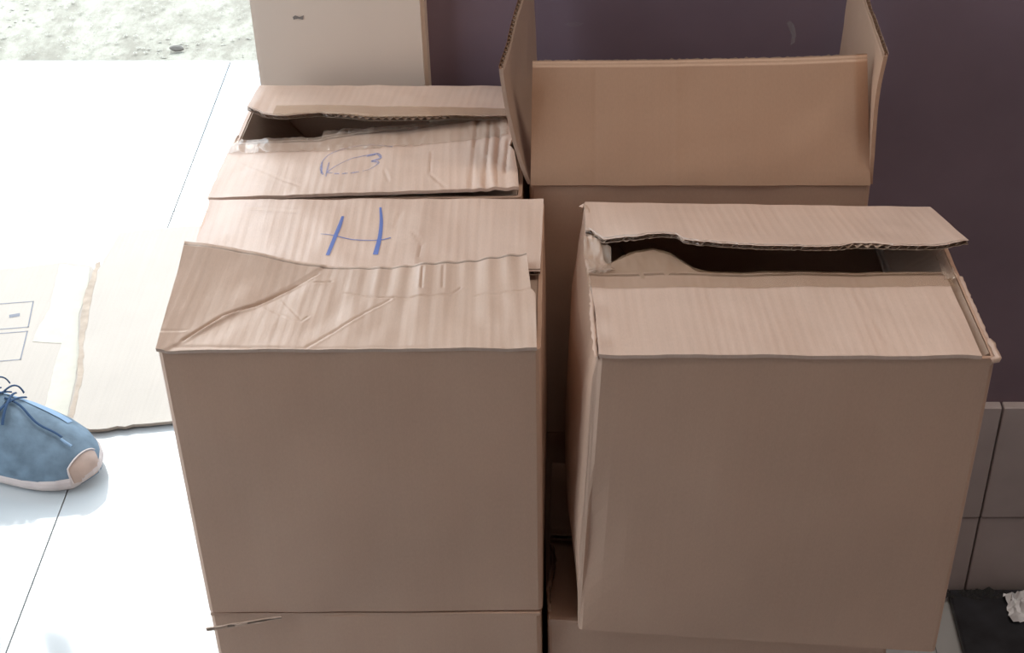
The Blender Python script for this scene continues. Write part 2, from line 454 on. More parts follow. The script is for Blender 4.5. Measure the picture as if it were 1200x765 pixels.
# front flap, bent up at its left corner along a diagonal fold
fh0, fh1 = FL+V3(.0, -.001, .0015), FR+V3(-.004, -.001, .0015)
ff = Flap(fh0, fh1, on_z(617, 297, ZT+.017), on_z(246, 303, ZT+.017), zu)
ff.tipl = sorted(ff.inv(*p) for p in [(212, 311), (262, 309), (300, 310), (350, 313), (400, 313.5), (450, 314), (492, 310.5), (540, 306), (590, 301), (617, 296.5)])
ff.leftl = [(0, 0), (1, ff.inv(226, 303)[0])]
ff.rightl = sorted((b, a) for a, b in (ff.inv(*p) for p in [(629, 408), (627.5, 345), (622, 339), (617, 297)]))
fa, fb = ff.inv(196, 412), ff.inv(384, 314)
cr2 = crease_fn(ff, [((212, 402), (262, 373), .0022, .0013), ((262, 373), (300, 360), .0021, .0012), ((300, 360), (352, 334), .0022, .0012), ((352, 334), (374, 322), .0012, .0012),
                     ((358, 409), (384, 394), .0010, .0014), ((384, 394), (428, 368), .0012, .0012), ((428, 368), (462, 350), .0009, .0012),
                     ((403, 344), (440, 350), .0007, .001), ((440, 350), (480, 350.5), .0009, .001), ((480, 350.5), (529, 346), .0010, .001), ((529, 346), (541, 337), .0008, .001),
                     ((556, 347), (590, 344), .0007, .001), ((590, 344), (626, 339), .0010, .001),
                     ((368, 333), (390, 331), .0008, .001), ((330, 352), (354, 378), .0005, .001), ((354, 378), (362, 372), .0006, .001), ((310, 362), (352, 380), .0004, .001),
                     ((496, 314), (494, 341), .0012, .0014), ((520, 312), (519, 340), .0007, .0016), ((186, 395), (222, 390), .0005, .0012),
                     ((200, 407), (340, 410), .0008, .0016), ((340, 410), (520, 408), .0005, .0014)])
def ffd(u, v):
    ds, sd_, t = seg_dist(ff.W, ff.L, fa, fb, u, v)
    up = max(0, -sd_)                                   # left of the fold
    k = .0012*smooth01(up/.003)+ .15*up + 1.2*up*up
    return k + .0018*fbm(u*8, v*2.4, 7) + cr2(u, v) + .0008*math.sin(u*95)*v*smooth01((u-.35)*4)
ff.disp = ffd
ff.build('top_flap', M_top, A, bA, 300, 120)

# ================================================================== B: front right carton, torn open
FL, FR = on_z(700, 418, ZT), on_z(1168, 420, ZT)
RL, RR = on_z(684, 241, ZT), on_z(1091, 247, ZT)
bzB = CAMH-1.078
bFL, bFR = on_y(677, 736, FL.y), on_y(1097, 764, FR.y); bFL.z = bzB; DR = bzB-bFR.z
bRL, bRR = V3(RL.x-.003, RL.y, bzB), V3(RR.x-.002, RR.y, bzB-DR)
B = root('cardboard_box', 'brown cardboard box, front right, with its taped top torn open to a dark gap', 'box', (FL.x+.15, FL.y+.11, bzB-DR), 'stacked shipping cartons')
bB = B.location.copy()
def dentB(s, u, t):
    if s == 0: return -.004*math.exp(-((u-.02)/.03)**2)*math.exp(-((t-.35)/.2)**2)
    if s == 3: return .0125*max(0, math.sin(math.pi*u))**.5*smooth01((1-t)*9)*smooth01(t*3)
    return 0
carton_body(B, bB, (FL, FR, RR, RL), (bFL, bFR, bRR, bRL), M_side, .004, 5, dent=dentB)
minor(B, bB, RL+V3(.005, -.006, -.001), FL+V3(.005, .006, -.001), V3(1, 0, 0), 1.0, .10, 5)
minor(B, bB, FR+V3(-.004, .006, -.001), RR+V3(-.004, -.006, -.001), V3(-1, 0, 0), .55, .055, 6)
bf = Flap(FL+V3(.002, -.001, .0015), FR+V3(-.006, -.001, .0015), on_z(1108, 321, ZT+.002), on_z(692, 322, ZT+.002), zu,
          tip=[(692, 322), (760, 321), (900, 322), (1000, 322), (1108, 321)],
          right=[(1147, 412), (1128, 368), (1106, 322)], left=[(702, 416), (697, 360), (690, 322)])
cb = crease_fn(bf, [((886, 300), (912, 380), .0004, .0012), ((1000, 345), (1045, 408), .0004, .002), ((708, 408), (740, 402), .0010, .0016)])
bf.disp = lambda u, v: .0016*fbm(u*6, v*2, 11) + .0016*math.exp(-(u/.03)**2)*math.sin(v*16)+cb(u, v)
bf.build('top_flap', M_top2, B, bB, 130, 44)
v338 = bf.inv(900, 339)[1]
top_prof = sorted(bf.inv(*p) for p in [(690, 318), (705, 316), (724, 305), (745, 297), (765, 294), (785, 300), (800, 309), (812, 317), (830, 321), (900, 321), (1000, 321.5), (1108, 321)])
M_tapebrown = film('tan packing tape', (.42, .27, .17), .36, .25)
bf.patch('packing_tape', M_tapebrown, bf.obj, bB, lambda u: v338+.004*noise.noise(Vector((u*9, 0, 0))), lambda u: Flap.lin(top_prof, u)+.012*noise.noise(Vector((u*60, 0, 0))), -.012, bf.inv(1112, 325)[0], 140, 12, .0022, .0012, 3)
# ragged brown paper stuck under the tape on the left
lump = sorted(bf.inv(*p) for p in [(694, 322), (712, 312), (724, 306), (745, 298), (765, 295), (785, 301), (800, 310), (816, 320), (830, 324)])
bf.patch('torn_liner', M_in, bf.obj, bB, lambda u: .93, lambda u: Flap.lin(lump, u)+.01*noise.noise(Vector((u*90, 2, 0))), bf.inv(692, 322)[0], bf.inv(828, 322)[0], 60, 8, .0010, .0016, 9)
# rear flap, raised, ragged edge
HH = .030
br = Flap(RL+V3(.001, .001, .0015), RR+V3(-.001, .001, .0015), on_z(1135, 289, ZT+HH), on_z(700, 291, ZT+HH), zu,
          tip=[(686, 262), (704, 270), (716, 271), (730, 273), (745, 275), (757, 275), (775, 275), (791, 277), (800, 283), (820, 286), (850, 288), (880, 290), (915, 290.5), (950, 291.5), (985, 291), (1000, 289), (1050, 290), (1090, 289.5), (1120, 290), (1135, 289)], jag=.012, seed=3)
br.leftl = [(0, 0), (1, br.inv(686, 285)[0])]
def bkB(u):
    x = 684+450*u
    return .035*max(0, math.exp(-((x-1010)/28)**2)) + .045*math.exp(-((x-800)/9)**2)*0 + .02*max(0, noise.noise(Vector((u*31, 8, 0))))
br.disp = lambda u, v: .0012*fbm(u*5, v*2, 14) - .018*math.exp(-(u/.10)**2)*v + .004*smooth01((u-.9)*10)*v
br.build('top_flap', M_top2, B, bB, 260, 36, back=bkB, lip=.0035)
# strip left on the left rim, with crumpled clear tape
sl = Flap(RL+V3(.0, .0, .001), on_z(712, 262, ZT), on_z(714, 320, ZT+.001), on_z(690, 322, ZT+.001), zu, seed=2)
sl.rightl = sorted((b, a) for a, b in (sl.inv(*p) for p in [(704, 262), (700, 272), (704, 290), (708, 305), (722, 320)]))
sl.disp = lambda u, v: .003*fbm(u*3, v*5, 3)+.002*math.sin(v*14)
sl.build('torn_strip', M_top, B, bB, 14, 40, core=False)
sl.patch('packing_tape', M_clear, sl.obj, bB, lambda u: .55, lambda u: 1.05, -.15, 1.1, 30, 20, .003, .0015, 4)
# clear tape over the right rim
tr = Flap(on_z(1094, 300, ZT+.003), on_z(1106, 296, ZT+.001), on_z(1122, 328, ZT+.001), on_z(1106, 330, ZT+.003), zu)
tr.disp = lambda u, v: .003*fbm(u*2, v*5, 9)
o = tr.patch('packing_tape', M_clear, B, bB, lambda u: 0, lambda u: 1, 0, 1, 14, 18, .002, .002, 7)
# crushed corner and scuffed rims: frayed paper curls
def fray(parent, base, pts, mat, wd=.004, seed=0, name='frayed_edge', hgt=.004):
    V, FA = [], []
    rnd = random.Random(seed); dense = []
    for a, b in zip(pts, pts[1:]):
        m = max(2, int((b-a).length/.003))
        for k in range(m): dense.append(a.lerp(b, k/m))
    dense.append(pts[-1])
    for k, p in enumerate(dense):
        d = (dense[min(k+1, len(dense)-1)]-dense[max(k-1, 0)]).normalized(); s_ = d.cross(zu).normalized()
        w_ = wd*(.5+rnd.random()*.8); h = hgt*(.2+rnd.random())
        V += [p - s_*w_*.5 + zu*.0005, p + zu*h*.5, p + s_*w_*.5 + zu*(h*.25), p+s_*w_*.3 - zu*.004]
    for k in range(len(dense)-1):
        for q in range(3): a = 4*k+q; FA.append((a, a+1, a+5, a+4))
    return link(name, V, FA, mat, parent, base, [(v.x, v.y) for v in V], smooth=True)
rb = B.children[0]
fray(rb, bB, [FR+V3(-.006, -.002, 0), FR+V3(.001, .0, .001), FR.lerp(RR, .12)+V3(.001, 0, 0)], M_top2, .005, 2)
fray(rb, bB, [FR.lerp(RR, .12), FR.lerp(RR, .3), FR.lerp(RR, .52)], M_top2, .003, 3, hgt=.002)
fray(rb, bB, [FL+V3(-.001, 0, 0), FL.lerp(RL, .25)+V3(-.001, 0, 0), FL.lerp(RL, .5)+V3(.001, 0, 0), FL.lerp(RL, .62)+V3(-.002, 0, 0)], M_top2, .004, 4, hgt=.003)
fray(rb, bB, [RL+V3(-.003, -.004, 0), RL+V3(0, 0, .001), RL+V3(.008, .001, .001)], M_top2, .004, 6, hgt=.003)

# ================================================================== C: rear left carton, tape slit, top gaping
FL, FR = on_z(243, 239, ZT-.001), on_z(611, 236, ZT)
FL.y += .007; FR.y += .007
RL, RR = on_z(303, 104, ZT), V3(-.047, 1.44, ZT)
bq = [V3(p.x, p.y, bz) for p in (FL, FR, RR, RL)]
Cx = root('cardboard_box', 'brown cardboard box, rear left, with its clear-taped top gaping and a faint blue scribble', 'box', (FL.x+.15, FL.y+.11, bz), 'stacked shipping cartons')
bC = Cx.location.copy()
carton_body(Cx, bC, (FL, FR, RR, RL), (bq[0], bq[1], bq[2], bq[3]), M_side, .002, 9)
minor(Cx, bC, RL+V3(.004, -.006, -.001), FL+V3(.004, .006, -.001), V3(1, 0, 0), .95, .10, 7)
minor(Cx, bC, FR+V3(-.004, .006, -.002), RR+V3(-.004, -.006, -.002), V3(-1, 0, 0), .25, .10, 8)
# front flap: hinge rises to the right (crushed), wrinkled right end
cf = Flap(FL+V3(.001, -.001, .0015), on_z(609, 221, ZT+.009), on_z(600, 137, ZT+.024), on_z(276, 171, ZT+.002), zu,
          tip=[(276, 169), (300, 168), (340, 166), (372, 165), (400, 160), (430, 156), (470, 152), (520, 146), (560, 140), (600, 135)],
          right=[(608, 221), (607, 205), (603, 178), (597, 172), (602, 160), (606, 153), (600, 136)], left=[(243, 238), (252, 215), (272, 172)])
cc = crease_fn(cf, [((560, 140), (556, 175), .0016, .0022), ((556, 175), (552, 222), .0012, .0026), ((575, 142), (571, 185), .0020, .0024), ((571, 185), (568, 222), .0018, .0026),
                    ((586, 150), (582, 195), .0020, .0022), ((582, 195), (584, 222), .0014, .0024), ((596, 165), (592, 205), .0018, .0020), ((506, 178), (504, 206), .0008, .0015), ((504, 206), (524, 222), .0008, .0015),
                    ((456, 215), (450, 200), .0006, .0015), ((280, 190), (330, 212), .0005, .0012), ((330, 212), (352, 219), .0005, .0012)])
cf.disp = lambda u, v: .0014*fbm(u*7, v*2.4, 21) + cc(u, v) + .0008*math.sin(u*110+2*v+3*noise.noise(Vector((u*8,v,0))))*smooth01((u-.80)*8)
cf.build('top_flap', M_top2, Cx, bC, 210, 50)
# blue scribble
V_, F_ = [], []
add_stroke(cf, [(379, 207), (376, 200), (380, 190), (390, 182), (410, 176), (430, 173), (446, 173), (460, 175)], [.0020, .0014, .0012, .0009, .0009, .0009, .0010, .0014], V_, F_)
add_stroke(cf, [(384, 204), (394, 197), (410, 189), (425, 185), (440, 183)], [.0016, .0010, .0009, .0011, .0018], V_, F_)
add_stroke(cf, [(430, 185), (442, 182), (446, 187), (436, 190), (444, 192), (434, 199), (425, 202)], [.0020, .0026, .0026, .0022, .0018, .0010, .0006], V_, F_)
link('marker_scribble', V_, F_, M_inkpale, cf.obj, bC)
V_, F_ = [], []
for a, b in (((382, 209), (386, 193)), ((383, 205), (390, 205)), ((392, 206), (398, 206)), ((401, 206), (408, 205)), ((411, 205), (421, 203)), ((377, 206), (378, 193))):
    add_stroke(cf, [a, ((a[0]+b[0])/2, (a[1]+b[1])/2), b], [.0014, .0016, .0010], V_, F_)
link('marker_scribble', V_, F_, M_inkpale, cf.obj, bC)
vt = lambda u: cf.tip(u)
cl1 = cf.patch('packing_tape', M_clear, cf.obj, bC, lambda u: Flap.lin(sorted(cf.inv(*p) for p in ((270, 182), (400, 180), (560, 166), (600, 160))), u), lambda u: vt(u)+.03, -.02, .98, 150, 16, .0022, .0040, 12)
# rear flap, raised
HC = .031
cr_ = Flap(RL+V3(.001, .001, .0015), RR+V3(.0, .001, .0015), on_z(606, 137, ZT+HC), on_z(289, 133, ZT+HC), zu,
           tip=[(288, 132), (296, 134), (310, 136), (335, 137.5), (352, 136), (375, 134), (400, 136), (430, 139), (480, 139.5), (520, 138.5), (560, 137.5), (606, 137)], jag=.008, seed=8)
def bkC(u):
    return .03*smooth01((u-.30)*14)*smooth01((.85-u)*6)+.015*max(0, noise.noise(Vector((u*31, 2, 0))))
cr_.disp = lambda u, v: .0014*fbm(u*6, v*2, 31) + .004*math.exp(-(u/.05)**2)*v
cr_.build('top_flap', M_top2, Cx, bC, 200, 30, back=bkC)
cr_.patch('packing_tape', M_tape, cr_.obj, bC, lambda u: .78, lambda u: cr_.tip(u)+.01, .10, 1.0, 90, 6, .0022, .0008, 22)
# crumpled glossy tape ends hanging over the slit
tg = Flap(on_z(376, 164, ZT+.006), on_z(470, 154, ZT+.009), on_z(470, 149, ZT+.010), on_z(380, 154, ZT+.010), zu)
tg.disp = lambda u, v: .003*fbm(u*9, v*3, 4)
tg.patch('packing_tape', M_clear, Cx, bC, lambda u: 0, lambda u: 1, 0, 1, 60, 8, .001, .006, 17)
fray(Cx.children[0], bC, [FL+V3(-.001, 0, 0), FL.lerp(RL, .3)+V3(-.001, 0, 0), FL.lerp(RL, .55)], M_top2, .003, 14, hgt=.002)
# torn side liner curling at its crushed right end
tl = Flap(on_z(606, 150, ZT+.006), on_z(612, 165, ZT-.004), on_z(611, 226, ZT-.012), on_z(605, 215, ZT+.003), V3(1, 0, .5))
tl.disp = lambda u, v: .003*fbm(u*2, v*4, 44)
tl.patch('torn_liner', M_in, Cx, bC, lambda u: 0, lambda u: 1, 0, 1, 8, 26, 0, .002, 3)

# ================================================================== D: rear right carton, standing open
FLd, FRd = on_y(620.5, 218, 1.25), on_y(1021, 216, 1.25); zd = FLd.z; FRd.z = zd
RLd, RRd = V3(FLd.x+.002, 1.472, zd), V3(FRd.x-.002, 1.472, zd)
D = root('cardboard_box', 'open brown cardboard box, rear right, with flaps standing upright against the purple wall', 'box', (FLd.x+.15, 1.36, bz), 'stacked shipping cartons')
bD = D.location.copy()
carton_body(D, bD, (FLd, FRd, RRd, RLd), [V3(p.x, p.y, bz) for p in (FLd, FRd, RRd, RLd)], M_side, .002, 13)
df = Flap(FLd+V3(.001, 0, .001), FRd+V3(-.001, 0, .001), on_y(1017, 64, 1.282), on_y(624, 71, 1.282), V3(0, -1, 0),
          tip=[(624, 71), (720, 70.5), (860, 68.5), (930, 67), (1000, 64), (1017, 64)])
df.disp = lambda u, v: .0012*fbm(u*4, v*2, 51) - .02*max(0, u-.962)*smooth01(v*2)*6 + .0003*rib(u, .43, .006) - .0003*rib(u, .19, .008)
df.build('top_flap', M_flapD, D, bD, 130, 30, inner=M_in)
dl = Flap(FLd+V3(0, .002, .001), RLd+V3(0, -.002, .001), V3(-.043, 1.470, CAMH-.640), on_y(586.5, 77, 1.25), V3(1, 0, .2))
dl.disp = lambda u, v: .0015*fbm(u*3, v*2, 61) - .004*math.sin(math.pi*v)*(1-u)
dl.build('side_flap', M_in, D, bD, 40, 24, inner=M_side)
dr = Flap(FRd+V3(0, .002, .001), RRd+V3(0, -.002, .001), V3(FRd.x+.004, 1.470, CAMH-.640), on_y(1039, 62, 1.25), V3(-1, 0, .2))
dr.disp = lambda u, v: .0015*fbm(u*3, v*2, 71) + .003*math.sin(math.pi*v)*(1-u)
dr.build('side_flap', M_flapD, D, bD, 40, 24, inner=M_side)
dk = Flap(RLd+V3(.002, .0025, .0), RRd+V3(-.002, .0025, .0), RRd+V3(-.002, .010, -.11), RLd+V3(.002, .010, -.11), V3(0, 1, 0))
dk.build('top_flap', M_side, D, bD, 20, 8, core=False)

# ================================================================== lower cartons of the four stacks
def lower(label, FL, FR, RR, RL, seed, ztop, sag=0):
    r = root('cardboard_box', label, 'box', ((FL.x+FR.x)/2, (FL.y+RL.y)/2, 0), 'cartons under the stacks'); b = r.location.copy()
    top = [V3(p.x, p.y, ztop-.0055-sag*max(0, p.x-FL.x-.01)) for p in (FL, FR, RR, RL)]; bot = [V3(p.x, p.y, 0) for p in (FL, FR, RR, RL)]
    carton_body(r, b, top, bot, M_side, .001, seed)
    mid = .5
    f1 = Flap(top[0]+V3(.001, 0, .0018), top[1]+V3(-.001, 0, .0018), top[1].lerp(top[2], .49)+V3(-.001, 0, .0018), top[0].lerp(top[3], .49)+V3(.001, 0, .0018), zu)
    f1.build('top_flap', M_side, r, b, 30, 10)
    f2 = Flap(top[3]+V3(.001, 0, .0018), top[2]+V3(-.001, 0, .0018), top[2].lerp(top[1], .49)+V3(-.001, 0, .0018), top[3].lerp(top[0], .49)+V3(.001, 0, .0018), zu)
    f2.build('top_flap', M_side, r, b, 30, 10)
    return r, b, top, f1
zl = bz-.0006
eL = on_z(243, 724, zl).x; eR = on_z(633.5, 724, zl).x
Elow, bE, tE, f1E = lower('brown cardboard box at the bottom left, under the box marked with a blue H', V3(eL, .9995, 0), V3(eR, .9995, 0), V3(eR, 1.215, 0), V3(eL+.002, 1.215, 0), 21, zl)
zlB = bzB-.0006; gx = on_z(641.5, 722, zlB).x
Glow, bG, tG, f1G = lower('brown cardboard box at the bottom right, under the torn-open box', V3(gx, 1.009, 0), V3(gx+.318, 1.009, 0), V3(gx+.318, 1.226, 0), V3(gx+.001, 1.226, 0), 22, zlB-.0012, DR/.305)
lower('brown cardboard box hidden under the rear left box with the scribble', V3(-.335, 1.232, 0), V3(-.05, 1.232, 0), V3(-.05, 1.445, 0), V3(-.332, 1.445, 0), 23, zl)
lower('brown cardboard box hidden under the open box with upright flaps', V3(-.036, 1.252, 0), V3(.272, 1.252, 0), V3(.272, 1.470, 0), V3(-.036, 1.470, 0), 24, zl)
# bent lip at the lower left box's corner, and curled torn paper in the gap
lp = Flap(on_z(241, 736, bz-.012), on_z(330, 722, bz-.003), on_y(330, 725, .994), on_y(243, 739, .990), V3(0, -1, .4))
lp.disp = lambda u, v: .0015*fbm(u*4, v*3, 81)
lp.build('torn_liner', M_in, Elow, bE, 30, 8, t=.0012, core=False)
cu = Flap(on_z(643, 716, zlB+.001), on_z(647, 640, zlB+.001), on_z(650, 640, zlB+.030), on_z(646, 710, zlB+.003), V3(-1, 0, .6))
cu.disp = lambda u, v: .004*fbm(u*4, v*2, 91)+.003*math.sin(u*7)
cu.build('torn_strip', M_side, Glow, bG, 40, 10, t=.0012, core=False)

# ================================================================== flattened cardboard on the floor
def sheet(name, pts, z0, th, mat, parent, base, jag=0, seed=0):
    rnd = random.Random(seed); w_ = []
    for k, (px, py) in enumerate(pts):
        w_.append(on_z(px, py, z0+th))
    dense = []
    for k, a in enumerate(w_):
        b = w_[(k+1) % len(w_)]; m = max(1, int((b-a).length/.012)) if jag else 1
        for q in range(m):
            p = a.lerp(b, q/m)
            if q and jag: p = p + V3(rnd.uniform(-jag, jag), rnd.uniform(-jag, jag), 0)
            dense.append(p)
    n = len(dense); V = dense + [V3(p.x, p.y, z0) for p in dense]
    FA = [tuple(range(n)), tuple(reversed(range(n, 2*n)))] + [(n+k, n+(k+1) % n, (k+1) % n, k) for k in range(n)]
    o = link(name, V, FA, mat, parent, base, [(v.x, v.y) for v in V])
    bm = bmesh.new(); bm.from_mesh(o.data); bmesh.ops.recalc_face_normals(bm, faces=bm.faces); bmesh.ops.triangulate(bm, faces=[f for f in bm.faces if len(f.verts) > 4]); bm.to_mesh(o.data); bm.free()
    return o
M_oldcb = simple('worn brown liner', (.40, .31, .24), .8, .2, 0, .15, 60)
p = on_z(-20, 420, 0); S1 = root('flattened_cardboard', 'pale flattened cardboard by the shoe, with cream tape and printed square symbols', 'cardboard', (p.x, p.y, 0), 'flattened cardboard on the tiles')
b1 = S1.location.copy()
sheet('board', [(-150, 322), (-60, 317), (17, 314), (50, 310), (72, 307), (108, 312), (112, 322), (106, 350), (100, 380), (97, 430), (90, 470), (84, 497), (60, 503), (-150, 512)], .0002, .004, M_floorcb, S1, b1, .0012, 1)
sheet('paper_tape', [(70, 309), (105, 313), (104, 330), (98, 350), (92, 372), (92, 420), (86, 455), (78, 490), (50, 491), (56, 460), (66, 420), (72, 402), (38, 400), (44, 385), (58, 362), (64, 335)], .0044, .0003, M_oldtape, S1, b1, .001, 2)
def floor_lines(lines, wd, z, name, mat, parent, base):
    V, FA = [], []
    for ln in lines:
        P_ = [on_z(px, py, z) for px, py in ln]
        for a, b in zip(P_, P_[1:]):
            d = (b-a).normalized(); s_ = V3(-d.y, d.x, 0)*wd/2; n = len(V); V += [a-s_-d*wd/2, a+s_-d*wd/2, b+s_+d*wd/2, b-s_+d*wd/2]; FA.append((n, n+1, n+2, n+3))
    return link(name, V, FA, mat, parent, base)
floor_lines([[(-14, 357), (39, 353), (33, 383), (-18, 387), (-14, 357)]], .0022, .0046, 'printed_symbol', M_print, S1, b1)
floor_lines([[(-18, 392), (32, 388), (24, 421), (-24, 425), (-18, 392)]], .0022, .0046, 'printed_symbol', M_print, S1, b1)
floor_lines([[(14, 370), (20, 369)]], .009, .0046, 'printed_symbol', M_print, S1, b1)
p = on_z(170, 400, 0); S2 = root('flattened_cardboard', 'pinkish brown flattened cardboard with a torn left edge, behind the left boxes', 'cardboard', (p.x, p.y, 0), 'flattened cardboard on the tiles')
b2 = S2.location.copy()
sheet('board', [(141, 272), (190, 267), (238, 264), (330, 260), (330, 481), (196, 494), (105, 503), (80, 497), (86, 468), (92, 440), (94, 400), (99, 368), (104, 345), (112, 322), (122, 302), (132, 288)], .0048, .005, M_floorcb, S2, b2, .002, 4)
sheet('torn_liner', [(112, 308), (118, 306), (113, 325), (108, 345), (104, 368), (98, 400), (97, 440), (90, 470), (84, 497), (79, 495), (86, 465), (91, 440), (92, 400), (95, 368), (99, 345), (107, 325)], .0099, .0004, M_oldcb, S2, b2, .0015, 6)

# ================================================================== black slab and paper scrap at the right wall foot
M_black = simple('dusty black stone', (.020, .021, .026), .38, .5, 0, .5, 30, .0008)
kx0 = on_z(1112, 692, .012).x; ky0 = 1.30
v, f = boxmesh(kx0, kx0+.42, 1.18, YS-.001, 0, .012)
o = link('stone_slab', v, f, M_black); o['label'] = 'dusty black slab lying on the white tiles at the foot of the right wall'; o['category'] = 'slab'
bv = o.modifiers.new('bevel', 'BEVEL'); bv.width = .003; bv.segments = 2
# soot-black dirt at the foot of the skirting
dv, df_ = [], []
rnd = random.Random(3)
for k in range(60):
    x = rnd.uniform(kx0-.01, kx0+.2); y = YS-rnd.uniform(.002, .02); s_ = rnd.uniform(.002, .008); n = len(dv)
    for (dx, dy, dz) in ((1, 0, 0), (0, .5, .2), (-1, 0, 0), (0, -.6, 0), (0, 0, .8)): dv.append((x+dx*s_, y+dy*s_, .012+dz*s_))
    df_ += [(n, n+1, n+4), (n+1, n+2, n+4), (n+2, n+3, n+4), (n+3, n, n+4)]
o = link('dirt', dv, df_, simple('black dirt', (.03, .03, .03), .95)); o['kind'] = 'stuff'; o['label'] = 'black grit gathered on the slab along the wall foot'; o['category'] = 'dirt'
pc = on_z(1206, 703, .03)
V, FA = [], []
for i in range(13):
    for j in range(13):
        u, w_ = i/12-.5, j/12-.5
        V.append(V3(pc.x+.05*u+.006*fbm(u*5, w_*5), pc.y+.05*w_, .0135+.022*abs(fbm(u*4, w_*4, 3))+.02*(1-abs(u)*2)*(1-abs(w_)*2)))
for i in range(12):
    for j in range(12): a = i*13+j; FA.append((a, a+13, a+14, a+1))
o = link('paper_scrap', V, FA, simple('white paper', (.8, .8, .82), .8), None, V3(pc.x, pc.y, .0135)); o['label'] = 'crumpled white paper scrap on the black slab at the right edge'; o['category'] = 'paper'

# ================================================================== person at the left edge; only a sneaker is in view
M_blue = simple('blue-grey knit', (.10, .135, .17), .75, .3, 0, .25, 45, .0015)
M_bluel = simple('pale blue knit', (.17, .24, .33), .75, .3, 0, .1, 60, .0008)
M_lace = simple('navy lace', (.025, .05, .10), .8, .2)
M_sole = simple('worn beige sole', (.42, .34, .31), .6, .4, 0, .12, 30)
M_guard = simple('tan rubber', (.36, .25, .20), .6, .4, 0, .1, 50)
M_trou = simple('dark trousers', (.045, .05, .07), .85, .2, 0, .15, 30, .001)
M_shirt = simple('grey shirt', (.22, .23, .26), .85, .2, 0, .1, 30)
M_skin = simple('skin', (.28, .16, .10), .5, .4)
M_hair = simple('dark hair', (.015, .012, .01), .6, .4)
SC = 1.26
toe = on_z(121, 556, .0046); HEAD = R(-14)
hd = V3(math.cos(HEAD), math.sin(HEAD), 0); sdv = V3(-hd.y, hd.x, 0)
heel = toe - hd*.285*SC
PN = root('person', 'person standing at the left edge, only a blue-grey laced sneaker with tan toe in view', 'person', (heel.x+.05, heel.y, 0))
bP = PN.location.copy()
